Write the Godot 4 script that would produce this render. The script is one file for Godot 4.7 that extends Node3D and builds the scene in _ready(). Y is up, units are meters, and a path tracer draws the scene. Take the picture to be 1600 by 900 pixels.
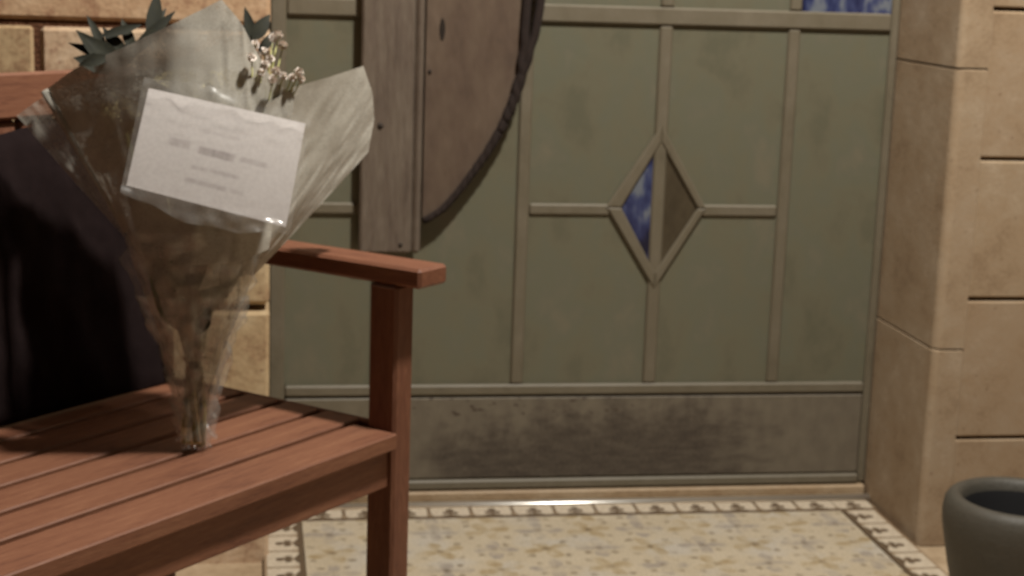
extends Node3D
# A bouquet on a wooden bench beside a panelled door, lit at night by one lantern above the doorway.

var M := {}
var cache := {}
var taken := {}
const DOOR_Z := -3.094
const WALL_Z := -2.815
const JAMB_L := 0.034
const JAMB_R := 1.25

# ---------------------------------------------------------------- scene helpers
func numbered(called: String) -> String:
	if not taken.has(called):
		taken[called] = 0
		return called
	taken[called] += 1
	return "%s_%03d" % [called, taken[called]]

func thing(called: String, label: String, category: String, at := Vector3.ZERO, group := "") -> Node3D:
	var o := Node3D.new()
	o.name = numbered(called)
	add_child(o)
	o.position = at
	o.set_meta("label", label)
	o.set_meta("category", category)
	if group != "":
		o.set_meta("group", group)
	return o

func part(parent: Node, called: String, mesh: Mesh, mat: Material, at := Vector3.ZERO, rot := Vector3.ZERO) -> MeshInstance3D:
	var o := MeshInstance3D.new()
	o.name = called
	o.mesh = mesh
	o.material_override = mat
	o.position = at
	o.rotation = rot
	parent.add_child(o, true)
	return o

func setting(called: String, mesh: Mesh, mat: Material, at := Vector3.ZERO) -> MeshInstance3D:
	var o := part(self, called, mesh, mat, at)
	o.set_meta("kind", "structure")
	return o

# ---------------------------------------------------------------- mesh helpers
func face(st: SurfaceTool, p: Array, inside: Vector3) -> void:
	var n: Vector3 = (p[2] - p[0]).cross(p[1] - p[0]).normalized()
	var c := Vector3.ZERO
	for q in p: c += q
	c /= p.size()
	var order := range(p.size())
	if n.dot(c - inside) < 0.0:
		order.reverse()
		n = -n
	for k in range(1, p.size() - 1):
		for i in [order[0], order[k], order[k + 1]]:
			var v: Vector3 = p[i]
			st.set_normal(n)
			var a := n.abs()
			if a.z >= a.x and a.z >= a.y: st.set_uv(Vector2(v.x, -v.y))
			elif a.y >= a.x: st.set_uv(Vector2(v.x, v.z))
			else: st.set_uv(Vector2(v.z, -v.y))
			st.add_vertex(v)

# a box with every edge chamfered by c
func cbox(s: Vector3, c := 0.003) -> ArrayMesh:
	var key := "%s|%s" % [s, c]
	if cache.has(key): return cache[key]
	var st := SurfaceTool.new()
	st.begin(Mesh.PRIMITIVE_TRIANGLES)
	c = min(c, min(s.x, min(s.y, s.z)) * 0.45)
	var h := s * 0.5
	var g := h - Vector3.ONE * c
	for ax in 3:
		var u := (ax + 1) % 3
		var w := (ax + 2) % 3
		for sg in [-1.0, 1.0]:
			var q := []
			for k in [[-1, -1], [1, -1], [1, 1], [-1, 1]]:
				var v := Vector3.ZERO
				v[ax] = sg * h[ax]; v[u] = k[0] * g[u]; v[w] = k[1] * g[w]
				q.append(v)
			face(st, q, Vector3.ZERO)
		for s1 in [-1.0, 1.0]:
			for s2 in [-1.0, 1.0]:
				var q := []
				for k in [[-1, 0], [1, 0], [1, 1], [-1, 1]]:
					var v := Vector3.ZERO
					v[ax] = k[0] * g[ax]
					v[u] = s1 * (h[u] if k[1] == 0 else g[u])
					v[w] = s2 * (g[w] if k[1] == 0 else h[w])
					q.append(v)
				face(st, q, Vector3.ZERO)
	for x in [-1.0, 1.0]:
		for y in [-1.0, 1.0]:
			for z in [-1.0, 1.0]:
				face(st, [Vector3(x * h.x, y * g.y, z * g.z), Vector3(x * g.x, y * h.y, z * g.z), Vector3(x * g.x, y * g.y, z * h.z)], Vector3.ZERO)
	cache[key] = st.commit()
	return cache[key]

# a bar between two corners given as min and max
func bar(parent: Node, called: String, lo: Vector3, hi: Vector3, mat: Material, c := 0.003) -> MeshInstance3D:
	return part(parent, called, cbox(hi - lo, c), mat, (lo + hi) * 0.5)

# polygon in x,y pulled from z0 to z1, front edge chamfered
func slab(poly: PackedVector2Array, z0: float, z1: float, c := 0.002) -> ArrayMesh:
	var st := SurfaceTool.new()
	st.begin(Mesh.PRIMITIVE_TRIANGLES)
	var inn := poly
	var off := Geometry2D.offset_polygon(poly, -c)
	if off.size() == 1 and off[0].size() == poly.size():
		# match corner order
		inn = PackedVector2Array()
		for p in poly:
			var best: Vector2 = off[0][0]
			for q in off[0]:
				if q.distance_to(p) < best.distance_to(p): best = q
			inn.append(best)
	var cen := Vector2.ZERO
	for p in poly: cen += p
	cen /= poly.size()
	var mid := Vector3(cen.x, cen.y, (z0 + z1) * 0.5)
	var tri := Geometry2D.triangulate_polygon(inn)
	for k in range(0, tri.size(), 3):
		face(st, [Vector3(inn[tri[k]].x, inn[tri[k]].y, z1), Vector3(inn[tri[k + 1]].x, inn[tri[k + 1]].y, z1), Vector3(inn[tri[k + 2]].x, inn[tri[k + 2]].y, z1)], Vector3(mid.x, mid.y, z0 - 1.0))
	tri = Geometry2D.triangulate_polygon(poly)
	for k in range(0, tri.size(), 3):
		face(st, [Vector3(poly[tri[k]].x, poly[tri[k]].y, z0), Vector3(poly[tri[k + 1]].x, poly[tri[k + 1]].y, z0), Vector3(poly[tri[k + 2]].x, poly[tri[k + 2]].y, z0)], Vector3(mid.x, mid.y, z1 + 1.0))
	for k in poly.size():
		var j := (k + 1) % poly.size()
		var a := poly[k]
		var b := poly[j]
		face(st, [Vector3(a.x, a.y, z0), Vector3(b.x, b.y, z0), Vector3(b.x, b.y, z1 - c), Vector3(a.x, a.y, z1 - c)], mid)
		face(st, [Vector3(a.x, a.y, z1 - c), Vector3(b.x, b.y, z1 - c), Vector3(inn[j].x, inn[j].y, z1), Vector3(inn[k].x, inn[k].y, z1)], mid)
	return st.commit()

# smooth grid surface from rows of points
func grid(rows: Array, closed := false) -> ArrayMesh:
	var st := SurfaceTool.new()
	st.begin(Mesh.PRIMITIVE_TRIANGLES)
	st.set_smooth_group(0)
	var nr := rows.size()
	var nc: int = rows[0].size()
	for r in nr:
		for c in nc:
			st.set_uv(Vector2(float(c) / (nc - 1), float(r) / (nr - 1)))
			st.add_vertex(rows[r][c])
	for r in nr - 1:
		for c in (nc if closed else nc - 1):
			var d := (c + 1) % nc
			for i in [r * nc + c, r * nc + d, (r + 1) * nc + c, r * nc + d, (r + 1) * nc + d, (r + 1) * nc + c]:
				st.add_index(i)
	st.generate_normals()
	return st.commit()

func tube(pts: Array, rad: Array, sides := 8) -> ArrayMesh:
	var rows := []
	var ref := Vector3.UP
	for i in pts.size():
		var t: Vector3 = (pts[min(i + 1, pts.size() - 1)] - pts[max(i - 1, 0)]).normalized()
		if abs(t.dot(ref)) > 0.95: ref = Vector3.RIGHT
		var u := t.cross(ref).normalized()
		var v := t.cross(u).normalized()
		var row := []
		var r: float = rad[min(i, rad.size() - 1)]
		for k in sides:
			var a := TAU * k / sides
			row.append(pts[i] + (u * cos(a) + v * sin(a)) * r)
		rows.append(row)
	# close both ends
	var e0 := []
	var e1 := []
	for k in sides:
		e0.append(pts[0])
		e1.append(pts[pts.size() - 1])
	rows.push_front(e0)
	rows.push_back(e1)
	return grid(rows, true)

func lathe(profile: Array, segs := 48) -> ArrayMesh:
	var rows := []
	for p in profile:
		var row := []
		for k in segs:
			var a := TAU * k / segs
			row.append(Vector3(p.x * cos(a), p.y, p.x * sin(a)))
		rows.append(row)
	return grid(rows, true)

func along(pts: Array, s: float) -> Vector3:
	var f: float = clamp(s, 0.0, 1.0) * (pts.size() - 1)
	var i := int(min(floor(f), pts.size() - 2))
	return (pts[i] as Vector3).lerp(pts[i + 1], f - i)

# a crumpled sheet of wrapping between a lower and an upper curve
func sheet(low: Array, top: Array, nu: int, nv: int, belly: float, crumple: float, sd: int, folds := 5.0) -> ArrayMesh:
	var nz := FastNoiseLite.new()
	nz.seed = sd
	nz.frequency = 9.0
	nz.fractal_octaves = 3
	nz.noise_type = FastNoiseLite.TYPE_SIMPLEX_SMOOTH
	var rows := []
	for r in nv + 1:
		var t := float(r) / nv
		var row := []
		for c in nu + 1:
			var s := float(c) / nu
			var p := along(low, s).lerp(along(top, s), t)
			var n1 := nz.get_noise_3d(p.x * 1.2, p.y * 0.5, sd)
			var ridge := absf(nz.get_noise_3d(s * folds * 0.35, t * 0.22, sd + 7.0))
			p.z += belly * sin(PI * t) * sin(PI * s) + crumple * (n1 * 1.4 + (0.5 - ridge) * 1.6) * smoothstep(0.0, 0.3, t + 0.12)
			p.x += crumple * 0.5 * nz.get_noise_3d(p.y, p.x, sd + 3.0)
			row.append(p)
		rows.append(row)
	return grid(rows)

func leaf(a: Vector3, b: Vector3, w: float, curl: float) -> ArrayMesh:
	var d := b - a
	var side := d.cross(Vector3(0.15, 0.1, 1)).normalized()
	var up := side.cross(d).normalized()
	var rows := []
	for i in 9:
		var t := i / 8.0
		var hw := w * 0.5 * sin(PI * pow(t, 0.8)) + 0.0004
		var c := a + d * t + up * curl * sin(PI * t * 0.8) * d.length()
		rows.append([c - side * hw + up * hw * 0.14, c - side * hw * 0.5 + up * hw * 0.05, c, c + side * hw * 0.5 + up * hw * 0.05, c + side * hw + up * hw * 0.14])
	return grid(rows)

# ---------------------------------------------------------------- textures
func noise(sd: int, freq: float, oct := 4, ntype := FastNoiseLite.TYPE_SIMPLEX_SMOOTH) -> FastNoiseLite:
	var n := FastNoiseLite.new()
	n.seed = sd
	n.frequency = freq
	n.fractal_octaves = oct
	n.noise_type = ntype
	return n

func seamless(sd: int, freq: float, size: int, oct := 4, ntype := FastNoiseLite.TYPE_SIMPLEX_SMOOTH) -> Image:
	return noise(sd, freq, oct, ntype).get_seamless_image(size, size)

func tex(im: Image) -> ImageTexture:
	im.generate_mipmaps()
	return ImageTexture.create_from_image(im)

func srgb(r: float, g: float, b: float) -> Color:
	return Color(r / 255.0, g / 255.0, b / 255.0)

# mottled colour picture out of three noises and a ramp of colours
func mottle(sd: int, size: int, f: Array, w: Array, cols: Array, spots := 0.0, spot_col := Color.BLACK) -> Image:
	var a := seamless(sd, f[0], size)
	var b := seamless(sd + 1, f[1], size)
	var c := seamless(sd + 2, f[2], size, 2)
	var s := seamless(sd + 3, f[2] * 0.35, size, 2, FastNoiseLite.TYPE_CELLULAR) if spots > 0.0 else a
	var g := Gradient.new()
	g.offsets = PackedFloat32Array(range(cols.size()).map(func(i): return float(i) / (cols.size() - 1)))
	g.colors = PackedColorArray(cols)
	var im := Image.create(size, size, false, Image.FORMAT_RGB8)
	for y in size:
		for x in size:
			var v: float = 0.5 + (a.get_pixel(x, y).r - 0.5) * w[0] + (b.get_pixel(x, y).r - 0.5) * w[1] + (c.get_pixel(x, y).r - 0.5) * w[2]
			var col := g.sample(clamp(v, 0.0, 1.0))
			if spots > 0.0:
				var k: float = smoothstep(1.0 - spots, 1.0, 1.0 - s.get_pixel(x, y).r) * smoothstep(0.45, 0.65, b.get_pixel(x, y).r)
				col = col.lerp(spot_col, k * 0.7)
			im.set_pixel(x, y, col)
	return im

func relief(sd: int, size: int, f1: float, f2: float, strength: float) -> ImageTexture:
	var a := seamless(sd, f1, size)
	var b := seamless(sd + 1, f2, size, 3)
	var im := Image.create(size, size, false, Image.FORMAT_RGB8)
	for y in size:
		for x in size:
			var v := a.get_pixel(x, y).r * 0.5 + b.get_pixel(x, y).r * 0.5
			im.set_pixel(x, y, Color(v, v, v))
	im.bump_map_to_normal_map(strength)
	return tex(im)

func mat(called: String, col: Color, rough := 0.8) -> StandardMaterial3D:
	var m := StandardMaterial3D.new()
	m.resource_name = called
	m.albedo_color = col
	m.roughness = rough
	M[called] = m
	return m

func tri(m: StandardMaterial3D, im: Texture2D, scale: Vector3, world := false, nrm: Texture2D = null, ns := 1.0) -> void:
	m.albedo_texture = im
	m.uv1_triplanar = true
	m.uv1_world_triplanar = world
	m.uv1_scale = scale
	if nrm:
		m.normal_enabled = true
		m.normal_texture = nrm
		m.normal_scale = ns

func make_materials() -> void:
	var stone_n := relief(40, 512, 0.012, 0.09, 6.0)
	var stone_im := tex(mottle(11, 768, [0.006, 0.02, 0.12], [0.9, 0.6, 0.45], [srgb(144, 121, 95), srgb(158, 135, 108), srgb(162, 141, 116), srgb(172, 152, 128)], 0.2, srgb(118, 94, 70)))
	for k in 4:
		var tint: Color = [Color(1, 1, 1), Color(0.99, 0.985, 0.975), Color(1.0, 0.995, 0.985), Color(0.985, 0.975, 0.965)][k]
		tri(mat("limestone_%d" % k, tint, 0.92), stone_im, Vector3.ONE * 1.1, true, stone_n, 0.06)
	var old_im := tex(mottle(23, 768, [0.007, 0.025, 0.1], [1.1, 0.8, 0.5], [srgb(164, 130, 104), srgb(190, 160, 130), srgb(200, 172, 142), srgb(210, 184, 156)], 0.22, srgb(132, 92, 72)))
	for k in 3:
		tri(mat("worn_limestone_%d" % k, [Color(1, 1, 1), Color(0.96, 0.92, 0.88), Color(0.92, 0.92, 0.86)][k], 0.95), old_im, Vector3.ONE * [1.3, 1.6, 1.1][k], true, stone_n, 0.2)
	tri(mat("mortar", srgb(150, 112, 90), 1.0), stone_im, Vector3.ONE * 2.0, true, stone_n, 1.0)
	tri(mat("dark_mortar", srgb(92, 68, 48), 1.0), stone_im, Vector3.ONE * 2.0, true, stone_n, 1.0)
	# bench timber: the same grain run along x, y or z
	var wood_im := tex(mottle(61, 512, [0.01, 0.03, 0.1], [0.8, 0.6, 0.5], [srgb(96, 57, 39), srgb(114, 71, 49), srgb(120, 77, 54), srgb(131, 88, 63)]))
	var wood_n := relief(66, 256, 0.03, 0.12, 3.0)
	tri(mat("timber_x", Color.WHITE, 0.62), wood_im, Vector3(0.9, 9, 9), false, wood_n, 0.2)
	tri(mat("timber_y", Color(0.92, 0.9, 0.9), 0.62), wood_im, Vector3(9, 0.9, 9), false, wood_n, 0.35)
	tri(mat("timber_z", Color(0.96, 0.94, 0.94), 0.6), wood_im, Vector3(9, 9, 0.9), false, wood_n, 0.35)
	# door paint
	var paint_im := tex(mottle(81, 512, [0.008, 0.02, 0.09], [0.8, 0.5, 0.3], [srgb(94, 88, 73), srgb(102, 96, 80), srgb(105, 99, 84), srgb(111, 105, 90)]))
	var paint_n := relief(85, 256, 0.02, 0.1, 2.0)
	tri(mat("door_paint", Color(1.0, 0.97, 0.95), 0.55), paint_im, Vector3(2, 1.2, 2), true, paint_n, 0.12)
	var panel_im := tex(mottle(91, 512, [0.007, 0.018, 0.08], [1.0, 0.5, 0.2], [srgb(93, 90, 73), srgb(102, 97, 79), srgb(99, 97, 81), srgb(107, 101, 84)]))
	tri(mat("door_panel", Color.WHITE, 0.45), panel_im, Vector3(1.6, 1.1, 1.6), true, paint_n, 0.08)
	# kick board with its scuffs
	var km := mat("kick_board", Color.WHITE, 0.7)
	var kim := Image.create(768, 144, false, Image.FORMAT_RGB8)
	var k1 := noise(5, 0.009, 4)
	var k2 := noise(6, 0.035, 4)
	var k3 := noise(7, 0.15, 2)
	for y in 144:
		for x in 768:
			var u := x / 768.0
			var v := y / 144.0
			var base := srgb(110, 100, 84).lerp(srgb(98, 88, 74), 0.5 + k2.get_noise_2d(x, y * 0.6) * 0.7)
			var edge := 0.42 + 0.16 * sin(u * 7.0 + 1.0) + k1.get_noise_2d(x * 1.3, 40) * 0.3
			var dirt := smoothstep(edge - 0.40, edge + 0.22, v + k2.get_noise_2d(x, y) * 0.28) * smoothstep(0.03, 0.12, u + k1.get_noise_2d(0, y) * 0.05) * (1.0 - smoothstep(0.62, 0.84, u + k2.get_noise_2d(y, x * 0.4) * 0.1))
			dirt *= 0.72 + 0.4 * k2.get_noise_2d(x * 0.6 + 90, y * 2.0) + 0.25 * k3.get_noise_2d(x, y)
			base = base.lerp(srgb(60, 50, 41), clamp(dirt, 0.0, 1.0) * 0.9)
			# chipped paint under the rail
			if v < 0.22 and k3.get_noise_2d(x * 0.25, y * 0.6) > 0.55 and u < 0.5: base = srgb(62, 48, 36)
			kim.set_pixel(x, y, base)
	km.albedo_texture = tex(kim)
	km.uv1_scale = Vector3(1.0 / 0.935, 1.0 / 0.167, 1)
	km.uv1_offset = Vector3(0.5, 0.5, 0)
	# grey weathered timber of the hanging shutter
	var grey_im := tex(mottle(101, 512, [0.012, 0.03, 0.11], [1.0, 0.5, 0.12], [srgb(80, 67, 56), srgb(93, 79, 67), srgb(99, 86, 73), srgb(107, 94, 81)], 0.06, srgb(70, 54, 42)))
	tri(mat("weathered_timber", Color.WHITE, 0.85), grey_im, Vector3(6, 0.6, 6), false, wood_n, 0.25)
	tri(mat("weathered_board", Color(0.93, 0.88, 0.84), 0.85), grey_im, Vector3(1.8, 0.7, 1.8), false, wood_n, 0.12)
	tri(mat("dark_rope", srgb(104, 86, 74), 0.9), tex(mottle(111, 256, [0.03, 0.06, 0.2], [0.6, 0.6, 0.5], [srgb(62, 46, 38), srgb(92, 72, 60), srgb(110, 88, 74)])), Vector3(14, 14, 14), false, wood_n, 1.0)
	mat("iron", srgb(52, 44, 38), 0.55).metallic = 0.6
	# coloured glass
	var bl := mottle(121, 256, [0.01, 0.03, 0.06], [1.4, 0.9, 0.2], [srgb(24, 26, 46), srgb(40, 44, 76), srgb(60, 66, 98), srgb(104, 108, 116)])
	tri(mat("blue_glass", Color.WHITE, 0.18), tex(bl), Vector3(3.2, 1.6, 3.2), true)
	tri(mat("amber_glass", Color.WHITE, 0.25), tex(mottle(131, 256, [0.01, 0.03, 0.08], [0.6, 0.4, 0.2], [srgb(60, 52, 40), srgb(72, 63, 49), srgb(82, 72, 57)])), Vector3(6, 4, 6), true)
	var al := mat("aluminium", srgb(240, 234, 224), 0.32)
	al.metallic = 0.9
	tri(mat("sill_stone", Color(1, 0.98, 0.94), 0.6), stone_im, Vector3.ONE * 1.7, true, stone_n, 0.3)
	tri(mat("paving", Color(1.0, 0.99, 0.98), 0.8), tex(mottle(141, 512, [0.006, 0.02, 0.1], [0.8, 0.6, 0.4], [srgb(150, 128, 100), srgb(172, 150, 122), srgb(184, 164, 138)])), Vector3.ONE * 0.9, true, stone_n, 0.12)
	make_tile_prints()
	# pot
	tri(mat("pot_clay", Color.WHITE, 0.6), tex(mottle(151, 256, [0.01, 0.04, 0.12], [0.5, 0.4, 0.3], [srgb(64, 60, 52), srgb(73, 68, 59), srgb(82, 76, 66)])), Vector3.ONE * 4.0, false, paint_n, 0.6)
	tri(mat("soil", srgb(120, 110, 105), 1.0), tex(mottle(161, 256, [0.03, 0.08, 0.2], [0.6, 0.6, 0.6], [srgb(18, 15, 13), srgb(34, 28, 24), srgb(46, 38, 33)])), Vector3.ONE * 8.0, false, stone_n, 1.5)
	mat("inner_black", srgb(26, 24, 25), 0.85)
	# bouquet
	var fib := mottle(171, 512, [0.01, 0.05, 0.25], [0.5, 0.5, 0.9], [srgb(158, 151, 138), srgb(174, 168, 156), srgb(188, 183, 172)])
	var fa := seamless(175, 0.14, 512, 3)
	var fl := seamless(176, 0.02, 512, 3)
	fib.convert(Image.FORMAT_RGBA8)
	for y in 512:
		for x in 512:
			var c := fib.get_pixel(x, y)
			c.a = clamp(0.97 + (fa.get_pixel(x, y).r - 0.5) * 0.5 + (fl.get_pixel(x, y).r - 0.5) * 0.25, 0.0, 1.0)
			fib.set_pixel(x, y, c)
	var wr := mat("fibre_wrap", Color.WHITE, 0.9)
	wr.albedo_texture = tex(fib)
	wr.uv1_triplanar = true
	wr.uv1_scale = Vector3.ONE * 3.0
	wr.transparency = BaseMaterial3D.TRANSPARENCY_ALPHA
	wr.cull_mode = BaseMaterial3D.CULL_DISABLED
	wr.backlight_enabled = true
	wr.backlight = Color(0.28, 0.27, 0.26)
	var thin := wr.duplicate() as StandardMaterial3D
	thin.resource_name = "thin_wrap"
	thin.albedo_color = Color(1, 1, 1, 0.55)
	M["thin_wrap"] = thin
	var skirt := wr.duplicate() as StandardMaterial3D
	skirt.resource_name = "skirt_wrap"
	skirt.albedo_color = Color(1, 1, 1, 0.55)
	M["skirt_wrap"] = skirt
	var ce := mat("cellophane", Color(0.95, 0.93, 0.9, 0.07), 0.22)
	ce.transparency = BaseMaterial3D.TRANSPARENCY_ALPHA
	ce.cull_mode = BaseMaterial3D.CULL_DISABLED
	ce.metallic_specular = 1.0
	mat("stem_green", srgb(186, 184, 122), 0.3)
	mat("stem_deep", srgb(120, 122, 72), 0.35)
	mat("stem_pale", srgb(226, 220, 172), 0.28)  # paler than real stems: lamplight that misses them is put into the colour
	tri(mat("leaf_dark", Color.WHITE, 0.75), tex(mottle(181, 128, [0.03, 0.08, 0.2], [0.6, 0.4, 0.3], [srgb(22, 22, 10), srgb(34, 34, 17), srgb(48, 46, 26)])), Vector3.ONE * 12.0)
	mat("leaf_mid", srgb(88, 94, 62), 0.5)
	tri(mat("shade_cloth", Color.WHITE, 0.95), tex(mottle(191, 256, [0.02, 0.06, 0.25], [0.5, 0.4, 0.5], [srgb(26, 19, 19), srgb(32, 24, 24), srgb(38, 29, 29)])), Vector3.ONE * 5.0)  # near-black so the covered backrest reads as deep shade
	M.shade_cloth.metallic_specular = 0.15
	mat("petal_white", srgb(226, 214, 204), 0.7)
	mat("petal_pink", srgb(206, 176, 166), 0.7)
	mat("petal_cream", srgb(216, 202, 152), 0.7)
	make_card_print()

func make_tile_prints() -> void:
	# border tile: a pale cartouche with a dark trefoil on its inner edge
	var im := Image.create(128, 108, false, Image.FORMAT_RGB8)
	var n := noise(201, 0.05, 3)
	for y in 108:
		for x in 128:
			var u := x / 128.0
			var v := y / 108.0              # 0 at the outer edge, 1 at the field
			var pale := srgb(202, 187, 166).lerp(srgb(182, 166, 144), 0.5 + n.get_noise_2d(x, y) * 0.8)
			var dark := srgb(92, 72, 50).lerp(srgb(72, 56, 40), 0.5 + n.get_noise_2d(x + 300, y))
			var c := pale
			# curved separators at the ends of the tile
			var e := absf(u - 0.5) * 2.0
			var curve := 0.93 - 0.22 * pow(absf(v - 0.42) * 1.7, 3.0)
			if e > curve: c = c.lerp(srgb(150, 124, 94), 0.85)
			if e > curve and e < curve + 0.045: c = dark
			# top and bottom bands
			if v > 0.87: c = dark
			if v < 0.07: c = srgb(140, 116, 90)
			# trefoil and its stalk
			var tx := (u - 0.5) * 1.2
			if Vector2(tx, v - 0.40).length() < 0.12: c = dark
			if Vector2(tx - 0.13, v - 0.60).length() < 0.10: c = dark
			if Vector2(tx + 0.13, v - 0.60).length() < 0.10: c = dark
			if absf(tx) < 0.04 and v > 0.5: c = dark
			if absf(tx) < 0.30 * smoothstep(0.70, 0.86, v) and v > 0.70: c = dark
			im.set_pixel(x, y, c.lerp(pale, 0.12))
	var b := mat("border_tile", Color.WHITE, 0.55)
	b.albedo_texture = tex(im)
	# field: worn leaf-and-star print
	var N := 1024
	var f := Image.create(N, N, false, Image.FORMAT_RGB8)
	var n1 := noise(211, 0.006, 4)
	var n2 := noise(212, 0.03, 4)
	var n3 := noise(213, 0.2, 2)
	var cell := 0.098
	for y in N:
		for x in N:
			var wx := x / float(N) * 1.068 + n2.get_noise_2d(x, y) * 0.006
			var wy := y / float(N) * 1.068 + n2.get_noise_2d(y + 400, x) * 0.006
			var c := srgb(203, 187, 162).lerp(srgb(190, 173, 146), 0.5 + n1.get_noise_2d(x, y) * 0.6)
			c = c.lerp(srgb(194, 184, 170), clamp(n1.get_noise_2d(x + 900, y) * 1.6, 0.0, 0.8))
			var ci := floorf(wx / cell)
			var cj := floorf(wy / cell)
			var odd := fmod(absf(ci + cj), 2.0) > 0.5
			var p := Vector2(wx / cell - ci - 0.5, wy / cell - cj - 0.5)
			var r := p.length()
			var th := p.angle()
			# worn four-leaf star, dark buds between
			var petal := 0.40 * pow(absf(cos(th * 2.0 + (0.785 if odd else 0.0))), 1.3) + 0.08
			var wear := 0.55 + n2.get_noise_2d(x * 0.7, y * 0.7 + 77) * 1.0
			c = c.lerp(srgb(164, 141, 104) if odd else srgb(156, 144, 132), clamp(0.85 * wear, 0.0, 0.9) * (1.0 - smoothstep(petal - 0.05, petal + 0.05, r)))
			for k in 4:
				var a := PI * 0.25 + k * PI * 0.5
				var q := p - Vector2(cos(a), sin(a)) * (0.50 if odd else 0.36)
				c = c.lerp(srgb(98, 82, 62), clamp(0.6 * wear, 0.0, 0.6) * (1.0 - smoothstep(0.03, 0.10, q.length())))
			c = c.lerp(srgb(96, 80, 60), clamp(0.6 * wear, 0.0, 0.7) * (1.0 - smoothstep(0.03, 0.10, r)))
			c = c.lerp(c.darkened(0.12), 0.5 + n3.get_noise_2d(x, y))
			f.set_pixel(x, y, c)
	var fm := mat("tile_field", Color.WHITE, 0.5)
	fm.albedo_texture = tex(f)
	fm.uv1_scale = Vector3(1.0 / 1.068, 1.0 / 1.068, 1)
	fm.uv1_offset = Vector3(0.5, 0.5, 0)

func make_card_print() -> void:
	var im := Image.create(512, 352, false, Image.FORMAT_RGB8)
	var n := noise(301, 0.05, 3)
	for y in 352:
		for x in 512:
			im.set_pixel(x, y, srgb(192, 184, 180).lerp(srgb(184, 176, 172), 0.5 + n.get_noise_2d(x, y)))
	# rows of printed words, too blurred to read: word = [u, v, width, height, strength]
	var rng := RandomNumberGenerator.new()
	rng.seed = 12
	var acc := PackedFloat32Array()
	acc.resize(512 * 352)
	for wd in [[0.38, 0.30, 0.24, 0.035, 0.22], [0.20, 0.47, 0.13, 0.08, 0.5], [0.385, 0.49, 0.215, 0.075, 0.85], [0.645, 0.485, 0.17, 0.055, 0.5], [0.36, 0.665, 0.10, 0.045, 0.4], [0.475, 0.66, 0.18, 0.045, 0.5], [0.34, 0.80, 0.26, 0.05, 0.45], [0.62, 0.80, 0.08, 0.045, 0.3]]:
		var x0 := int(wd[0] * 512)
		var x1 := int((wd[0] + wd[2]) * 512)
		var yc := int(wd[1] * 352)
		var hh := int(wd[3] * 352 * 0.5)
		var x := x0
		while x < x1:
			var w := rng.randi_range(4, 9)
			for yy in range(yc - hh, yc + hh):
				for xx in range(x, min(x + w, x1)):
					if rng.randf() < 0.75: acc[yy * 512 + xx] = wd[4]
			x += w + rng.randi_range(2, 5)
	# soft print: two box passes
	for pass_n in 5:
		var out := acc.duplicate()
		for y in range(3, 349):
			for x in range(4, 508):
				var s := 0.0
				for d in [-4, -2, 0, 2, 4]: s += acc[y * 512 + x + d] + acc[(y + int(d * 0.7)) * 512 + x]
				out[y * 512 + x] = s / 10.0
		acc = out
	for y in 352:
		for x in 512:
			var k := acc[y * 512 + x]
			if k > 0.005: im.set_pixel(x, y, im.get_pixel(x, y).lerp(srgb(96, 84, 82), clamp(k, 0.0, 0.8)))
	var m := mat("card_print", Color.WHITE, 0.6)
	m.albedo_texture = tex(im)
	mat("card_stock", srgb(186, 178, 174), 0.7)

# ---------------------------------------------------------------- the setting
func make_ground() -> void:
	var g := PlaneMesh.new()
	g.size = Vector2(60, 60)
	setting("ground", g, M.paving, Vector3(0, -0.012, -2))
	# the patterned cement-tile floor of the doorway
	var z0 := -3.072
	var z1 := -1.80
	var fl := setting("tile_floor", cbox(Vector3(1.068, 0.012, 1.268), 0.001), M.tile_field, Vector3(0.631, -0.0065, (-2.998 + z1 + 0.07) * 0.5 + 0.0))
	fl.mesh = cbox(Vector3(1.066, 0.012, (z1 - 0.07) + 2.998), 0.001)
	fl.position = Vector3(0.631, -0.0065, (-2.998 + z1 - 0.07) * 0.5)
	var unit := border_mesh(0.0822, 0.072)
	var nx := 13
	for k in nx:
		part(fl, "border_tile", unit, M.border_tile, Vector3(0.097 + (k + 0.5) * 1.068 / nx, 0, z0 + 0.037) - fl.position)
	for k in nx:
		part(fl, "border_tile", unit, M.border_tile, Vector3(0.097 + (k + 0.5) * 1.068 / nx, 0, z1 - 0.035) - fl.position, Vector3(0, PI, 0))
	var nz := 14
	var len_z := (z1 - 0.07) + 2.998
	for k in nz:
		var z := -2.998 + (k + 0.5) * len_z / nz
		part(fl, "border_tile", unit, M.border_tile, Vector3(0.0615, 0, z) - fl.position, Vector3(0, PI / 2, 0))
		part(fl, "border_tile", unit, M.border_tile, Vector3(1.2015, 0, z) - fl.position, Vector3(0, -PI / 2, 0))
	for cx in [0.0615, 1.2015]:
		for cz in [z0 + 0.037, z1 - 0.035]:
			part(fl, "border_tile", unit if true else null, M.border_tile, Vector3(cx, -0.0006, cz) - fl.position)

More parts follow.
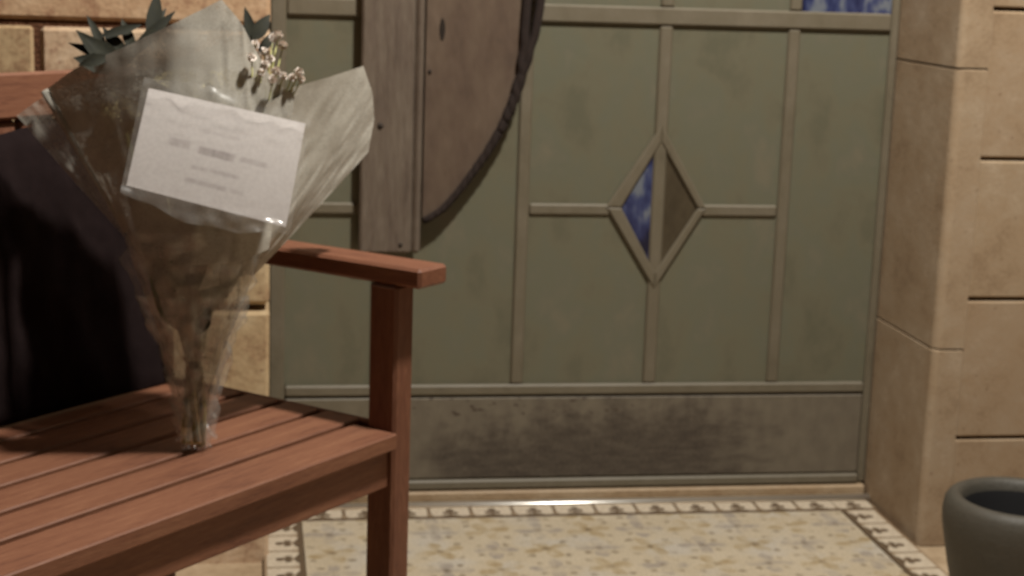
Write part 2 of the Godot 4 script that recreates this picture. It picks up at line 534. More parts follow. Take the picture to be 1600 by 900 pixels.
# one printed border tile: u along its length, v from the outer to the inner edge
func border_mesh(w: float, d: float) -> ArrayMesh:
	var st := SurfaceTool.new()
	st.begin(Mesh.PRIMITIVE_TRIANGLES)
	var x := w * 0.5 - 0.0006
	var z := d * 0.5 - 0.0006
	var top := [Vector3(-x, 0, -z), Vector3(x, 0, -z), Vector3(x, 0, z), Vector3(-x, 0, z)]
	var low := top.map(func(p): return Vector3(p.x, -0.0115, p.z))
	var uv := [Vector2(0, 0), Vector2(1, 0), Vector2(1, 1), Vector2(0, 1)]
	for i in [0, 1, 2, 0, 2, 3]:
		st.set_normal(Vector3.UP)
		st.set_uv(uv[i])
		st.add_vertex(top[i])
	for k in 4:
		var j := (k + 1) % 4
		var nn: Vector3 = [Vector3.FORWARD, Vector3.RIGHT, Vector3.BACK, Vector3.LEFT][k]
		for e in [[top, k], [low, k], [low, j], [top, k], [low, j], [top, j]]:
			st.set_normal(nn)
			st.set_uv(uv[e[1]])
			st.add_vertex(e[0][e[1]])
	return st.commit()

func course(w: Node3D, x0: float, x1: float, y0: float, y1: float, cuts: Array, mats: Array, rng: RandomNumberGenerator, joint: float, ch: float) -> void:
	var xs := [x0]
	xs.append_array(cuts)
	xs.append(x1)
	for i in xs.size() - 1:
		var lo := Vector3(xs[i] + (joint * 0.5 if i else 0.0), y0 + joint * 0.5, WALL_Z - 0.24)
		var hi := Vector3(xs[i + 1] - (joint * 0.5 if i < xs.size() - 2 else 0.0), y1 - joint * 0.5, WALL_Z + rng.randf_range(-0.002, 0.002))
		var b := part(w, "block", cbox(hi - lo, ch * rng.randf_range(0.8, 1.5)), mats[rng.randi() % mats.size()], (lo + hi) * 0.5 - w.position)
		b.rotation = Vector3(rng.randf_range(-0.002, 0.002), rng.randf_range(-0.002, 0.002), rng.randf_range(-0.0015, 0.0015))

func make_walls() -> void:
	var rng := RandomNumberGenerator.new()
	rng.seed = 4
	var lm := [M.limestone_0, M.limestone_1, M.limestone_2, M.limestone_3]
	var wm := [M.worn_limestone_0, M.worn_limestone_1, M.worn_limestone_2]
	# right of the door: long smooth blocks
	var r := thing("stone_wall", "smooth tan limestone wall with thin dark joints right of the door", "wall", Vector3(1.25, 0, WALL_Z))
	part(r, "core", cbox(Vector3(3.2, 3.3, 0.3), 0.002), M.dark_mortar, Vector3(1.312 + 1.6, 1.65, WALL_Z - 0.165) - r.position)
	var ys := [-0.03, 0.201, 0.467, 0.727, 0.996, 1.262, 1.53, 1.80, 2.07, 2.34, 2.61, 2.88, 3.15, 3.42]
	for i in ys.size() - 1:
		var cuts := []
		var x := 1.62 + (0.32 if i % 2 else 0.0)
		while x < 4.2:
			cuts.append(x + rng.randf_range(-0.04, 0.04))
			x += 0.62
		course(r, 1.3075, 4.5, ys[i], ys[i + 1], cuts, lm, rng, 0.006, 0.003)
	# dressed stones lining the reveal
	var js := [-0.01, 0.374, 0.891, 1.40, 1.92, 2.45, 2.95, 3.42]
	for i in js.size() - 1:
		var hgt: float = js[i + 1] - js[i] - 0.003
		var plan := PackedVector2Array([Vector2(0, 0.318), Vector2(0, 0.016)])
		var rad := 0.014 + 0.003 * (i % 2)
		for k in 6:
			var a := PI + PI * 0.5 * (k + 0.5) / 6.0
			plan.append(Vector2(rad + cos(a) * rad, rad + sin(a) * rad))
		plan.append_array([Vector2(0.018, 0), Vector2(0.058, 0), Vector2(0.058, 0.318)])
		part(r, "reveal_stone", slab(plan, 0.0, hgt, 0.0025), M.limestone_0, Vector3(JAMB_R + 0.0004 * (i % 2), js[i], WALL_Z + 0.0012) - r.position, Vector3(-PI / 2, 0, 0))
	# left of the door: older, more worn blocks
	var l := thing("stone_wall", "worn tan limestone wall with wide crumbling joints behind the bench", "wall", Vector3(0, 0, WALL_Z))
	part(l, "core", cbox(Vector3(3.4, 3.3, 0.3), 0.002), M.mortar, Vector3(-1.71 + 0.0, 1.65, WALL_Z - 0.1575) - l.position)
	var ly := [-0.03, 0.17, 0.45, 0.69, 0.927, 1.19, 1.455, 1.72, 1.99, 2.26, 2.61, 2.88, 3.15, 3.42]
	for i in ly.size() - 1:
		var cuts := []
		var x := -0.345 if i % 2 else -0.60
		while x > -3.2:
			cuts.push_front(x)
			x -= 0.56 + rng.randf_range(-0.05, 0.05)
		course(l, -3.4, JAMB_L, ly[i], ly[i + 1], cuts, wm, rng, 0.011, 0.006)
	# stones over the door
	var t := thing("door_lintel", "limestone lintel course spanning above the panelled door", "lintel", Vector3(0.64, 2.35, WALL_Z))
	for r2 in 4:
		for k in 5:
			part(t, "block", cbox(Vector3(0.24, 0.262, 0.3), 0.005), lm[(k + r2) % 4], Vector3(JAMB_L + 0.125 + k * 0.2415, 2.485 + r2 * 0.267, WALL_Z - 0.16) - t.position)

# ---------------------------------------------------------------- the door
func make_door() -> void:
	var d := thing("panelled_door", "grey-green panelled door with a diamond of blue and brown glass", "door", Vector3(0.64, 0.025, DOOR_Z))
	var o := d.position
	var P: Material = M.door_paint
	var add := func(called: String, x0: float, x1: float, y0: float, y1: float, zb: float, zf: float, m: Material, c := 0.0035):
		return bar(d, called, Vector3(x0, y0, DOOR_Z + zb) - o, Vector3(x1, y1, DOOR_Z + zf) - o, m, c)
	# stiles and upright bars
	add.call("stile", 0.036, 0.066, 0.026, 2.35, -0.045, 0.002, P)
	add.call("meeting_stile", 0.232, 0.296, 0.026, 2.35, -0.045, 0.004, P)
	add.call("stile", 1.232, 1.2485, 0.026, 2.35, -0.045, 0.0, P)
	for b in [[0.505, 0.530], [0.771, 0.797], [1.026, 1.050]]:
		add.call("glazing_bar", b[0], b[1], 0.2385, 0.9405, -0.030, -0.001, P)
		add.call("glazing_bar", b[0], b[1], 0.9755, 2.30, -0.030, -0.001, P)
	# rails
	for s in [[0.0665, 0.2315], [0.2965, 1.2315]]:
		add.call("rail", s[0], s[1], 0.941, 0.975, -0.040, 0.001, P)
		add.call("rail", s[0], s[1], 0.2165, 0.238, -0.040, 0.001, P)
		add.call("rail", s[0], s[1], 2.301, 2.35, -0.040, 0.001, P)
	add.call("rail", 0.0665, 0.2315, 0.572, 0.594, -0.030, 0.0, P)
	add.call("cross_bar", 0.5305, 0.690, 0.574, 0.596, -0.030, -0.002, P)
	add.call("cross_bar", 0.872, 1.0255, 0.574, 0.597, -0.030, -0.002, P)
	# kick boards and the weather strip along the foot
	add.call("kick_board", 0.0665, 0.2315, 0.046, 0.213, -0.040, -0.001, P)
	var kb: MeshInstance3D = add.call("kick_board", 0.2965, 1.2315, 0.046, 0.213, -0.040, -0.001, M.kick_board)
	kb.set_meta("label", "kick board scuffed with dark smudges")
	add.call("weather_strip", 0.0665, 1.2315, 0.0265, 0.0455, -0.040, 0.006, P)
	# panels
	var cols := [[0.0655, 0.2325], [0.2955, 0.5055], [0.5295, 0.7715], [0.7965, 1.0265], [1.0495, 1.2325]]
	for i in cols.size():
		var c: Array = cols[i]
		if i == 1 or i == 4:
			add.call("panel", c[0], c[1], 0.237, 0.942, -0.028, -0.0075, M.door_panel, 0.001)
		else:
			add.call("panel", c[0], c[1], 0.237, 0.575, -0.028, -0.0075, M.door_panel, 0.001)
			add.call("panel", c[0], c[1], 0.593, 0.942, -0.028, -0.0075, M.door_panel, 0.001)
		var up: MeshInstance3D = add.call("panel", c[0], c[1], 0.974, 1.30, -0.028, -0.0070, M.blue_glass if i == 4 else M.door_panel, 0.001)
		if i == 4:
			up.name = "glass_pane"
			up.set_meta("label", "streaky blue glass pane in the upper corner")
		add.call("panel", c[0], c[1], 1.30, 2.31, -0.028, -0.0085, M.door_panel, 0.001)
	# the diamond
	var T := Vector2(0.784, 0.752)
	var B := Vector2(0.784, 0.428)
	var L := Vector2(0.681, 0.591)
	var R := Vector2(0.881, 0.590)
	var it := Vector2(0.784, 0.718)
	var ib := Vector2(0.784, 0.462)
	var il := Vector2(0.711, 0.590)
	var ir := Vector2(0.864, 0.590)
	var sh := Vector2(o.x, o.y)
	for q in [[T, L, il, it], [L, B, ib, il], [B, R, ir, ib], [R, T, it, ir]]:
		var poly := PackedVector2Array()
		for p in q: poly.append(p - sh)
		part(d, "diamond_frame", slab(poly, -0.028, 0.002, 0.003), P)
	var gl := part(d, "glass_pane", slab(PackedVector2Array([Vector2(0.772, 0.715) - sh, Vector2(0.708, 0.590) - sh, Vector2(0.772, 0.465) - sh]), -0.020, -0.0055, 0.0005), M.blue_glass)
	gl.set_meta("label", "streaky blue glass half of the diamond")
	var gr := part(d, "glass_pane", slab(PackedVector2Array([Vector2(0.796, 0.715) - sh, Vector2(0.866, 0.590) - sh, Vector2(0.796, 0.465) - sh]), -0.020, -0.0055, 0.0005), M.amber_glass)
	gr.set_meta("label", "dull brown glass half of the diamond")
	# sill under the door
	var s := thing("door_sill", "pale stone door sill edged with a bright metal strip", "sill", Vector3(0.642, 0, -3.11))
	bar(s, "sill_stone", Vector3(JAMB_L + 0.003, -0.004, -3.16) - s.position, Vector3(JAMB_R - 0.003, 0.0235, -3.0835) - s.position, M.sill_stone, 0.004)
	var pts := []
	for k in 2: pts.append(Vector3([JAMB_L + 0.003, JAMB_R - 0.003][k], 0.0030, -3.0800) - s.position)
	part(s, "metal_strip", tube(pts, [0.007], 20), M.aluminium).scale = Vector3(1, 1.0, 1.5)

func make_shutter() -> void:
	var s := thing("wooden_shutter", "old brown wooden board with curved dark rope edge hanging before the door", "shutter", Vector3(0.34, 0.50, DOOR_Z + 0.008))
	var o := Vector2(s.position.x, s.position.y)
	bar(s, "stile", Vector3(0.203 - o.x, 0.503 - o.y, 0.001), Vector3(0.302 - o.x, 1.70 - o.y, 0.020), M.weathered_timber, 0.004)
	bar(s, "bead", Vector3(0.3025 - o.x, 0.503 - o.y, 0.001), Vector3(0.318 - o.x, 1.70 - o.y, 0.024), M.weathered_timber, 0.006)
	var curve := [Vector2(0.322, 0.566), Vector2(0.331, 0.570), Vector2(0.357, 0.588), Vector2(0.386, 0.622), Vector2(0.412, 0.658), Vector2(0.437, 0.695), Vector2(0.465, 0.745), Vector2(0.486, 0.80), Vector2(0.499, 0.853), Vector2(0.507, 0.912), Vector2(0.512, 0.983), Vector2(0.514, 1.09), Vector2(0.508, 1.21), Vector2(0.485, 1.36), Vector2(0.43, 1.52), Vector2(0.322, 1.64)]
	var poly := PackedVector2Array()
	for p in curve: poly.append(p - o)
	part(s, "board", slab(poly, 0.001, 0.012, 0.002), M.weathered_board)
	# rim: twisted dark band that forks into two strands towards the top
	for strand in 2:
		var pts := []
		var rad := []
		for i in 121:
			var f := i / 120.0 * (curve.size() - 1)
			var k := int(min(floor(f), curve.size() - 2))
			var p: Vector2 = (curve[k] as Vector2).lerp(curve[k + 1], f - k)
			var split := smoothstep(0.80, 0.98, p.y) * (1.0 - smoothstep(1.3, 1.5, p.y))
			var fat := lerpf(0.0065, 0.0088, smoothstep(0.57, 0.82, p.y))
			var a := i * 0.9 + strand * PI
			var twist := fat * 0.30 * (1.0 - split)
			p.x += (0.017 if strand else -0.008) * split + 0.004
			pts.append(Vector3(p.x - o.x + cos(a) * twist, p.y - o.y + cos(a) * twist * 0.6, 0.013 + fat * 0.6 + sin(a) * twist * 0.5))
			rad.append(fat)
		part(s, "rope_strand", tube(pts, rad, 10), M.dark_rope)
	# latch slot and nails
	var slot := PackedVector2Array()
	for k in 12:
		var a := TAU * k / 12
		slot.append(Vector2(0.3515 + cos(a) * 0.0055, 0.923 + sin(a) * 0.021) - o)
	part(s, "latch_slot", slab(slot, 0.008, 0.0130, 0.0004), M.iron)
	for nl in [[0.239, 0.743, 0.006, 0.020], [0.281, 0.519, 0.004, 0.020], [0.330, 0.845, 0.004, 0.012]]:
		part(s, "nail", lathe([Vector2(0, 0.003), Vector2(nl[2] * 0.7, 0.0025), Vector2(nl[2], 0.0), Vector2(nl[2], -0.004), Vector2(0, -0.004)], 12), M.iron, Vector3(nl[0] - o.x, nl[1] - o.y, nl[3]), Vector3(PI / 2, 0, 0))

# ---------------------------------------------------------------- bench
func make_bench() -> void:
	var b := thing("wooden_bench", "reddish brown slatted wooden bench with flat armrest", "bench", Vector3(0.1906, 0, -2.1152))
	b.rotation.y = deg_to_rad(48.2)
	var X: Material = M.timber_x
	var Y: Material = M.timber_y
	var Z: Material = M.timber_z
	var A0 := -1.24
	# seat slats, front to back
	var edges := [[-0.067, 0.006], [-0.1395, -0.0795], [-0.2120, -0.1520], [-0.2830, -0.2245], [-0.3540, -0.2955], [-0.4200, -0.3660]]
	for i in edges.size():
		bar(b, "seat_slat", Vector3(A0 + (0.041 if i == 0 else 0.0), 0.408, edges[i][0]), Vector3(-0.0005 if i == 0 else 0.028, 0.430, edges[i][1]), X, 0.002)
	# frame under the slats
	bar(b, "front_rail", Vector3(A0 + 0.041, 0.352, -0.036), Vector3(-0.0005, 0.4075, -0.008), X, 0.003)
	bar(b, "rear_rail", Vector3(A0 + 0.041, 0.352, -0.436), Vector3(-0.0005, 0.4075, -0.412), X, 0.003)
	bar(b, "seat_end_rail", Vector3(0.0285, 0.385, -0.418), Vector3(0.0395, 0.429, -0.0465), Z, 0.003)
	for e in [0.001, A0 + 0.008]:
		bar(b, "side_rail", Vector3(e, 0.352, -0.418), Vector3(e + 0.026, 0.4075, -0.0465), Z, 0.003)
	# legs, arms
	for e in [0.0, A0]:
		bar(b, "leg", Vector3(e, -0.012, -0.046), Vector3(e + 0.040, 0.628, 0.0), Y, 0.004)
		var rl := bar(b, "leg", Vector3(e, -0.012, -0.482), Vector3(e + 0.040, 0.50, -0.4365), Y, 0.004)
		rl.position.z += 0.0
		var arm_lo := Vector3(e + (0.001 if e == 0.0 else -0.024), 0.6285, -0.447)
		bar(b, "armrest", arm_lo, arm_lo + Vector3(0.0625, 0.0265, 0.483), Z, 0.004)
	# reclined back
	var lean := Vector3(deg_to_rad(-5.0), 0, 0)
	var pivot := Vector3(0, 0.46, -0.447)
	var back := func(called: String, lo: Vector3, hi: Vector3, m: Material, c := 0.004):
		var p := part(b, called, cbox(hi - lo, c), m, pivot + Basis.from_euler(lean) * ((lo + hi) * 0.5), lean)
		return p
	for e in [0.0, A0]:
		back.call("back_post", Vector3(e + 0.001, 0.042, -0.034), Vector3(e + 0.039, 0.41, 0.008), Y)
	back.call("top_rail", Vector3(A0 + 0.040, 0.364, -0.026), Vector3(0.0005, 0.426, 0.010), X)
	back.call("lower_rail", Vector3(A0 + 0.040, 0.03, -0.024), Vector3(0.0005, 0.075, 0.006), X)
	var k := 0
	while k < 17:
		var x := -0.004 - k * 0.0695
		back.call("back_slat", Vector3(x - 0.0635, 0.0755, -0.018), Vector3(x, 0.3635, 0.0), Y)
		k += 1

func make_shade_cushion() -> void:  # added dark form, stands in for the murky shade over the backrest
	var c := thing("shade_cushion", "added black cushion standing in for the deep shade on the bench backrest behind the bouquet", "cushion", Vector3(0.1906, 0.4305, -2.1152))
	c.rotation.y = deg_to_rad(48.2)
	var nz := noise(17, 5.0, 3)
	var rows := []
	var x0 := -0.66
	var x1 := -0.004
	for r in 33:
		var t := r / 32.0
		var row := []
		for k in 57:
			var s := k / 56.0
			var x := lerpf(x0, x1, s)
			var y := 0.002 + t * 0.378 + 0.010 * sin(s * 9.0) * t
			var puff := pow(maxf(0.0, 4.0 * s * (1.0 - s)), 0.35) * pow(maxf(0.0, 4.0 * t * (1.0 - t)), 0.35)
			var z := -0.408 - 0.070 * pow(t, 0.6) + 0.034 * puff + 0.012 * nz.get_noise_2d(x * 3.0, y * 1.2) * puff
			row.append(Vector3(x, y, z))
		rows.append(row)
	part(c, "cover", grid(rows), M.shade_cloth)
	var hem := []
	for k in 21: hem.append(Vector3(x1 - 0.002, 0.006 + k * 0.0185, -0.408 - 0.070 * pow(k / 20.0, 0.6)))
	part(c, "piping", tube(hem, [0.005], 8), M.shade_cloth)

# ---------------------------------------------------------------- bouquet and card
func make_bouquet() -> void:
	var at := Vector3(-0.0718, 0.4302, -2.0483)
	var b := thing("flower_bouquet", "bouquet wrapped in cream fibre paper and cellophane standing on the bench", "bouquet", at)
	b.rotation = Vector3(deg_to_rad(-9.0), deg_to_rad(2.0), 0)
	var W: Material = M.fibre_wrap
	var v := func(a: Array) -> Array: return a.map(func(p): return Vector3(p[0], p[1], p[2]))
	# wrapping sheets
	part(b, "back_sheet", sheet(v.call([[-0.030, 0.180, -0.025], [0.001, 0.179, -0.035], [0.041, 0.184, -0.025]]), v.call([[-0.167, 0.440, -0.07], [-0.063, 0.485, -0.1], [0.040, 0.525, -0.11], [0.094, 0.465, -0.1], [0.169, 0.425, -0.08]]), 40, 30, -0.02, 0.003, 3, 2.0), W)
	part(b, "left_flap", sheet(v.call([[-0.053, 0.233, -0.05], [-0.029, 0.189, -0.03], [0.001, 0.180, -0.03]]), v.call([[-0.219, 0.424, -0.085], [-0.183, 0.450, -0.075], [-0.133, 0.470, -0.07], [-0.062, 0.485, -0.07]]), 30, 30, -0.004, 0.003, 9, 2.0), M.thin_wrap)
	part(b, "front_sheet", sheet(v.call([[-0.096, 0.302, -0.020], [-0.064, 0.250, 0.020], [0.001, 0.236, 0.062], [0.055, 0.238, 0.055], [0.096, 0.255, 0.030]]), v.call([[-0.181, 0.455, -0.06], [-0.139, 0.482, -0.025], [-0.076, 0.506, 0.020], [-0.017, 0.532, 0.052], [0.038, 0.561, 0.056], [0.061, 0.534, 0.056], [0.082, 0.496, 0.054], [0.100, 0.464, 0.052], [0.128, 0.445, 0.046]]), 60, 44, 0.006, 0.0028, 14, 2.0), W)
	part(b, "right_flap", sheet(v.call([[0.009, 0.204, 0.055], [0.036, 0.211, 0.045], [0.068, 0.222, 0.010], [0.080, 0.220, -0.02]]), v.call([[0.095, 0.436, 0.062], [0.127, 0.457, 0.040], [0.176, 0.475, -0.010], [0.223, 0.494, -0.055], [0.237, 0.459, -0.070], [0.241, 0.425, -0.080], [0.233, 0.382, -0.080]]), 46, 36, 0.006, 0.0028, 21, 2.0), W)
	part(b, "thin_skirt", sheet(v.call([[-0.022, 0.095, 0.0], [-0.016, 0.060, 0.016], [0.004, 0.078, 0.024], [0.020, 0.055, 0.016], [0.030, 0.100, 0.0]]), v.call([[-0.094, 0.300, -0.018], [-0.062, 0.262, 0.024], [0.001, 0.252, 0.060], [0.055, 0.252, 0.052], [0.094, 0.262, 0.026]]), 50, 34, -0.006, 0.006, 25, 6.0), M.skirt_wrap)
	# a turned-back fold along the left edge of the front sheet
	var fold := []
	var fr := []
	for i in 12:
		var t := i / 11.0
		fold.append(Vector3(-0.181, 0.454, -0.058).lerp(Vector3(-0.060, 0.240, 0.0), t))
		fr.append(0.0060 * (1.0 - 0.7 * t))
	part(b, "folded_edge", tube(fold, fr, 8), W)
	# stems
	var rng := RandomNumberGenerator.new()
	rng.seed = 77
	for i in 15:
		var a := i * 2.4
		var r := 0.011 * sqrt((i + 0.5) / 15.0)
		var foot := Vector3(0.003 + cos(a) * r * rng.randf_range(1.0, 1.7), 0.004 + 0.035 * rng.randf() * rng.randf(), 0.006 + sin(a) * r * 1.2)
		var neck := Vector3(0.004 + cos(a + 0.9) * r * 0.7, 0.115, sin(a + 0.9) * r * 0.7)
		var top := Vector3(0.004 + cos(a + 1.3) * 0.09 * r / 0.011, 0.40, sin(a + 1.3) * 0.03 * r / 0.011 - 0.02)
		var th := rng.randf_range(0.75, 1.25)
		part(b, "stem", tube([foot, foot.lerp(neck, 0.5) + Vector3(rng.randf_range(-0.004, 0.004), 0, rng.randf_range(-0.002, 0.002)), neck, neck.lerp(top, 0.5), top], [0.0040 * th, 0.0036 * th, 0.0032 * th, 0.003 * th, 0.0022], 7), [M.stem_pale, M.stem_green, M.stem_deep][i % 3])
	part(b, "tie", tube([Vector3(-0.010, 0.116, 0.010), Vector3(0.004, 0.113, 0.016), Vector3(0.018, 0.117, 0.010), Vector3(0.019, 0.118, -0.006), Vector3(0.004, 0.116, -0.014), Vector3(-0.011, 0.116, -0.006), Vector3(-0.010, 0.116, 0.010)], [0.0016], 6), M.petal_cream)
	# leaves standing out of the wrap and at the neck: base, tip, width
	for l in [[[-0.092, 0.480, -0.02], [-0.143, 0.492, -0.01], 0.024], [[-0.090, 0.482, -0.03], [-0.140, 0.528, -0.02], 0.022], [[-0.086, 0.490, -0.02], [-0.129, 0.518, -0.01], 0.020], [[-0.079, 0.494, -0.03], [-0.108, 0.533, -0.03], 0.018], [[-0.048, 0.513, -0.02], [-0.040, 0.582, -0.03], 0.020], [[-0.072, 0.498, -0.01], [-0.018, 0.555, -0.02], 0.016], [[-0.110, 0.521, -0.02], [-0.058, 0.538, -0.03], 0.011], [[-0.096, 0.484, -0.04], [-0.060, 0.520, -0.04], 0.022], [[-0.085, 0.488, -0.03], [-0.150, 0.512, -0.03], 0.014], [[-0.100, 0.492, -0.03], [-0.128, 0.548, -0.04], 0.012], [[-0.070, 0.500, -0.03], [-0.085, 0.545, -0.04], 0.014], [[-0.060, 0.508, -0.02], [-0.030, 0.560, -0.04], 0.014], [[-0.098, 0.494, 0.0], [-0.136, 0.482, 0.0], 0.014], [[0.079, 0.512, 0.0], [0.068, 0.560, 0.0], 0.014], [[0.077, 0.517, 0.01], [0.099, 0.551, 0.0], 0.018], [[0.085, 0.500, 0.0], [0.104, 0.530, -0.01], 0.012]]:
		part(b, "leaf", leaf(Vector3(l[0][0], l[0][1], l[0][2]), Vector3(l[1][0], l[1][1], l[1][2]), l[2], rng.randf_range(0.0, 0.14)), M.leaf_dark)
	part(b, "leaf", leaf(Vector3(0.006, 0.148, 0.034), Vector3(0.024, 0.186, 0.042), 0.018, 0.1), M.leaf_dark)
	for l in [[[-0.01, 0.15, 0.02], [-0.052, 0.23, 0.02], 0.03], [[0.0, 0.16, 0.02], [-0.03, 0.25, 0.03], 0.024], [[0.01, 0.16, 0.01], [0.03, 0.25, 0.02], 0.03], [[0.0, 0.2, 0.0], [-0.09, 0.36, 0.0], 0.04], [[0.01, 0.2, 0.0], [0.07, 0.37, 0.0], 0.045], [[0.0, 0.2, 0.0], [0.0, 0.4, 0.01], 0.05]]:
		part(b, "leaf", leaf(Vector3(l[0][0], l[0][1], l[0][2]), Vector3(l[1][0], l[1][1], l[1][2]), l[2], rng.randf_range(0.0, 0.1)), M.leaf_mid)
	for i in 18:
		var a := i * 2.39996
		var y0 := 0.165 + 0.07 * rng.randf()
		var reach := 0.05 + 0.06 * rng.randf()
		var p0 := Vector3(0.004 + cos(a) * 0.012, y0, sin(a) * 0.010 - 0.006)
		var p1 := p0 + Vector3(cos(a) * reach * 0.62, reach * 1.15, sin(a) * reach * 0.34)
		part(b, "leaf", leaf(p0, p1, 0.020 + 0.012 * rng.randf(), rng.randf_range(0.0, 0.15)), M.leaf_dark if i % 3 == 0 else M.leaf_mid)
	# small white sprays on the right, larger cream blooms within
	var blooms := [floret(1, 0.0062, 18), floret(2, 0.0056, 18), floret(3, 0.0066, 18)]
	for c in [[0.082, 0.496, 0.03], [0.086, 0.472, 0.062], [0.109, 0.524, 0.02], [0.115, 0.511, 0.02], [0.133, 0.475, 0.055], [0.124, 0.468, 0.058], [0.097, 0.491, 0.045], [0.104, 0.475, 0.055], [0.074, 0.49, 0.07], [0.091, 0.483, 0.055], [0.1, 0.464, 0.07], [0.113, 0.469, 0.06], [0.079, 0.509, 0.04], [0.092, 0.501, 0.03], [0.103, 0.52, 0.02], [0.136, 0.466, 0.05]]:
		var p := Vector3(c[0], c[1], c[2])
		var sp := part(b, "sprig", tube([p, p.lerp(Vector3(0.07, 0.36, 0.0), 0.4) + Vector3(0.004, 0, 0), Vector3(0.07, 0.36, 0.0)], [0.0009, 0.0011, 0.0013], 5), M.stem_green)
		part(sp, "floret", blooms[rng.randi() % 3], M.petal_white, p, Vector3(rng.randf() * 6, rng.randf() * 6, rng.randf() * 6))
	for c in [[0.085, 0.420, -0.010, 0.028], [0.045, 0.455, -0.02, 0.034], [-0.02, 0.455, -0.035, 0.034], [-0.085, 0.425, -0.05, 0.030], [0.02, 0.40, -0.04, 0.036], [0.125, 0.400, -0.075, 0.028]]:
		part(b, "bloom", floret(int(c[0] * 1000) + 50, c[3], 46), M.petal_cream, Vector3(c[0], c[1], c[2]))
	# cellophane gathered round the stems
	for layer in 2:
		var cn := noise(9 + layer * 31, 1.0, 2)
		var cf := noise(19 + layer * 17, 1.0, 1)
		var rows := []
		for r in 71:
			var t := r / 70.0
			var y := lerpf(0.003 + layer * 0.010, 0.275 - layer * 0.08, t)
			var rx := 0.016 + 0.165 * maxf(0.0, y - 0.03) + 0.020 * smoothstep(0.10, 0.25, y) + 0.005 * layer
			var row := []
			for c in 96:
				var a := TAU * c / 96
				var cx := cos(a)
				var cz := sin(a)
				var big := cn.get_noise_3d(cx * 1.6, cz * 1.6, y * 9.0)
				var fine := cf.get_noise_3d(cx * 1.9 + 9.0, cz * 1.9, y * 36.0)
				var rr := rx * (1.0 + 0.24 * big) + 0.0075 * fine
				row.append(Vector3(0.004 + cx * rr * 1.1, y + 0.004 * fine * (1.0 - t), cz * rr * 0.9 + 0.004))
			rows.append(row)
		part(b, "cellophane", grid(rows, true), M.cellophane)
	# clear film stretched over the card, quilted by its own tension
	var fn := noise(44, 34.0, 1)
	var fl := v.call([[-0.082, 0.324, 0.113], [-0.006, 0.290, 0.119], [0.054, 0.278, 0.119], [0.117, 0.273, 0.113]])
	var ft := v.call([[-0.054, 0.463, 0.083], [0.002, 0.453, 0.090], [0.078, 0.441, 0.090], [0.145, 0.414, 0.083]])
	var fr_rows := []
	for r in 61:
		var t := r / 60.0
		var row := []
		for c in 81:
			var q := along(fl, c / 80.0).lerp(along(ft, c / 80.0), t)
			var rim := 0.10 + 0.90 * pow(absf(t * 2.0 - 1.0), 2.0)
			q.z += 0.0034 * rim * (0.4 + fn.get_noise_2d(q.x, q.y * 1.3))
			q.y += 0.004 * fn.get_noise_2d(q.x * 0.5 + 3.0, t * 0.02) * (1.0 if t > 0.9 or t < 0.1 else 0.3)
			row.append(q)
		fr_rows.append(row)
	part(b, "cellophane", grid(fr_rows), M.cellophane)

func floret(sd: int, r: float, n: int) -> ArrayMesh:
	var rng := RandomNumberGenerator.new()
	rng.seed = sd
	var st := SurfaceTool.new()
	st.begin(Mesh.PRIMITIVE_TRIANGLES)
	for i in n:
		var y := 1.0 - 1.7 * (i + 0.5) / n
		var a := i * 2.39996
		var d := Vector3(sqrt(maxf(0.0, 1 - y * y)) * cos(a), y, sqrt(maxf(0.0, 1 - y * y)) * sin(a))
		var len_p := r * rng.randf_range(0.85, 1.1)
		var side := d.cross(Vector3(rng.randf_range(-1, 1), 0.3, rng.randf_range(-1, 1))).normalized() * r * (2.2 / sqrt(n) + 0.15)
		var bend := d.cross(side).normalized() * r * 0.25
		var p0 := d * r * 0.1
		var p1 := d * len_p * 0.7 + side * 0.9
		var p2 := d * len_p + bend
		var p3 := d * len_p * 0.7 - side * 0.9
		var nn := (p3 - p0).cross(p1 - p0).normalized()
		for q in [p0, p1, p2, p0, p2, p3]:
			st.set_normal(nn)
			st.add_vertex(q)
	return st.commit()

func make_card() -> void:
	# stands in the bouquet's own frame, tucked under the film
	var bb := Basis.from_euler(Vector3(deg_to_rad(-9.0), deg_to_rad(2.0), 0))
	var base := Vector3(-0.0718, 0.4302, -2.0483)
	var q := [Vector3(-0.049, 0.450, 0.076), Vector3(0.139, 0.410, 0.076), Vector3(0.113, 0.283, 0.105), Vector3(-0.075, 0.332, 0.105)]
	var foot: Vector3 = base + bb * ((q[2] + q[3]) * 0.5)
	var c := thing("greeting_card", "white printed greeting card tilted on the front of the bouquet", "card", foot)
	var g := []
	var back := []
	for r in 9:
		var row := []
		var rb := []
		for k in 13:
			var s := k / 12.0
			var t := r / 8.0
			var p: Vector3 = (q[0] as Vector3).lerp(q[1], s).lerp((q[3] as Vector3).lerp(q[2], s), t)
			p.z += 0.004 * sin(PI * s) + 0.003 * sin(PI * t)
			row.append(base + bb * p - foot)
			rb.append(base + bb * (p - Vector3(0, 0, 0.0012)) - foot)
		g.append(row)
		back.append(rb)
	part(c, "printed_face", grid(g), M.card_print)
	part(c, "backing", grid(back), M.card_stock)

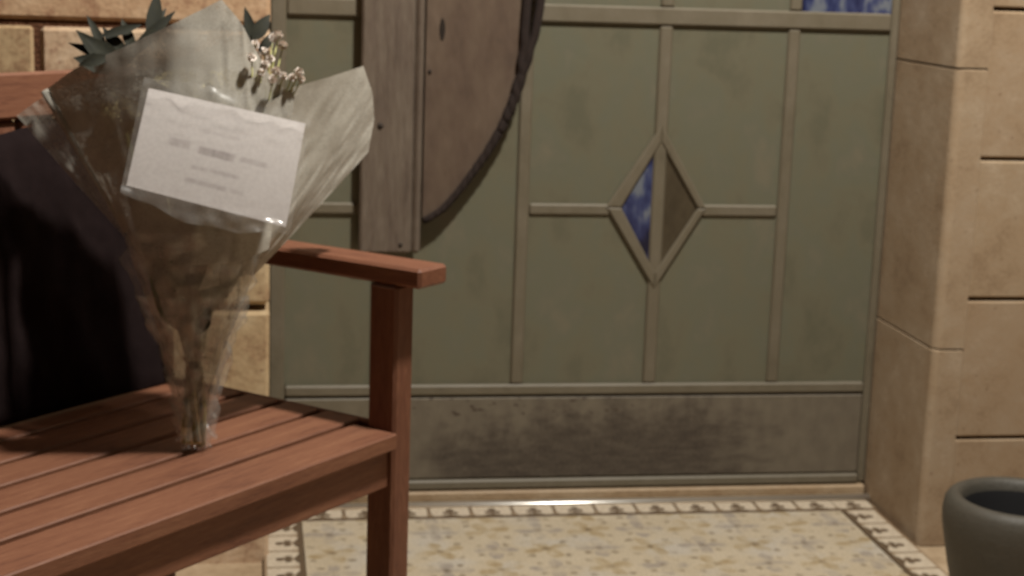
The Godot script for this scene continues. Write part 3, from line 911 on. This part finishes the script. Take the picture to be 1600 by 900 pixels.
# ---------------------------------------------------------------- pot and lantern
func make_pot() -> void:
	var p := thing("plant_pot", "dark grey round pot with thick rolled rim by the right wall", "pot", Vector3(1.268, -0.012, -2.46))
	p.scale = Vector3(1.0, 1.03, 1.0)
	var prof := [Vector2(0.0, 0.0), Vector2(0.085, 0.0), Vector2(0.092, 0.006), Vector2(0.098, 0.04), Vector2(0.110, 0.09), Vector2(0.118, 0.13), Vector2(0.1235, 0.160), Vector2(0.125, 0.180), Vector2(0.1225, 0.198), Vector2(0.116, 0.208), Vector2(0.108, 0.212), Vector2(0.100, 0.210), Vector2(0.094, 0.203), Vector2(0.0915, 0.192)]
	part(p, "body", lathe(prof, 64), M.pot_clay)
	part(p, "inner_wall", lathe([Vector2(0.0912, 0.1925), Vector2(0.089, 0.180), Vector2(0.084, 0.06)], 64), M.inner_black)  # inner wall drawn as its own near-black surface
	var sn := noise(8, 30.0, 3)
	var rows := []
	for r in 10:
		var row := []
		for k in 40:
			var a := TAU * k / 40
			var rr := 0.0850 * r / 9.0
			row.append(Vector3(cos(a) * rr, 0.075 + 0.006 * sn.get_noise_2d(cos(a) * rr * 3, sin(a) * rr * 3), sin(a) * rr))
		rows.append(row)
	part(p, "soil", grid(rows, true), M.soil)

func make_lantern(at: Vector3) -> void:
	var l := thing("hanging_lantern", "small iron lantern on a long wall bracket above the doorway", "lantern", at)
	part(l, "cap", lathe([Vector2(0.0, 0.19), Vector2(0.02, 0.185), Vector2(0.03, 0.16), Vector2(0.10, 0.125), Vector2(0.105, 0.115), Vector2(0.0, 0.12)], 24), M.iron)
	part(l, "bracket", tube([Vector3(0, 0.15, 0), Vector3(0, 0.26, -0.02), Vector3(0, 0.29, -0.12), Vector3(0, 0.26, -0.5), Vector3(0, 0.18, WALL_Z - at.z + 0.012)], [0.009], 10), M.iron)
	part(l, "wall_plate", cbox(Vector3(0.09, 0.16, 0.012), 0.003), M.iron, Vector3(0, 0.18, WALL_Z - at.z + 0.0005))
	var glow := mat("bulb_glow", Color(1, 0.96, 0.9), 0.5)
	glow.emission_enabled = true
	glow.emission = Color(1.0, 0.95, 0.88)
	glow.emission_energy_multiplier = 4.0
	var s := SphereMesh.new()
	s.radius = 0.08
	s.height = 0.16
	part(l, "bulb", s, glow, Vector3(0, 0.03, 0))
	var o := OmniLight3D.new()
	o.name = "lamp_light"
	o.light_color = Color(1.0, 0.985, 0.95)
	o.light_energy = 9.3
	o.light_size = 0.08
	o.omni_range = 12.0
	o.omni_attenuation = 2.0
	o.shadow_enabled = true
	o.position = Vector3(0, 0.03, 0)
	l.add_child(o)

func _ready() -> void:
	var cam := Camera3D.new()
	cam.name = "camera"
	cam.fov = 19.80
	cam.near = 0.05
	cam.far = 120.0
	cam.position = Vector3(0, 1.05, 0)
	cam.rotation_degrees = Vector3(-11.17, -9.21, 1.916)
	# the photograph is a little out of focus throughout: focused nearer than anything in view
	var lens := CameraAttributesPhysical.new()
	lens.frustum_focal_length = 68.76
	lens.frustum_focus_distance = 1.0
	lens.exposure_aperture = 20.0
	cam.attributes = lens
	add_child(cam)
	cam.current = true
	var we := WorldEnvironment.new()
	we.name = "world_environment"
	var env := Environment.new()
	env.background_mode = Environment.BG_SKY
	var sky := Sky.new()
	var sm := ProceduralSkyMaterial.new()
	sm.sky_top_color = Color(0.32, 0.30, 0.31)
	sm.sky_horizon_color = Color(0.46, 0.40, 0.34)
	sm.ground_bottom_color = Color(0.20, 0.17, 0.14)
	sm.ground_horizon_color = Color(0.40, 0.34, 0.28)
	sky.sky_material = sm
	env.sky = sky
	env.background_energy_multiplier = 0.14
	env.tonemap_mode = Environment.TONE_MAPPER_LINEAR
	env.tonemap_exposure = 1.0
	env.sdfgi_enabled = true
	env.ssao_enabled = true
	env.ssil_enabled = true
	we.environment = env
	add_child(we)
	make_materials()
	make_ground()
	make_walls()
	make_door()
	make_shutter()
	make_bench()
	make_shade_cushion()
	make_bouquet()
	make_card()
	make_pot()
	make_lantern(Vector3(0.84, 2.85, -1.68))
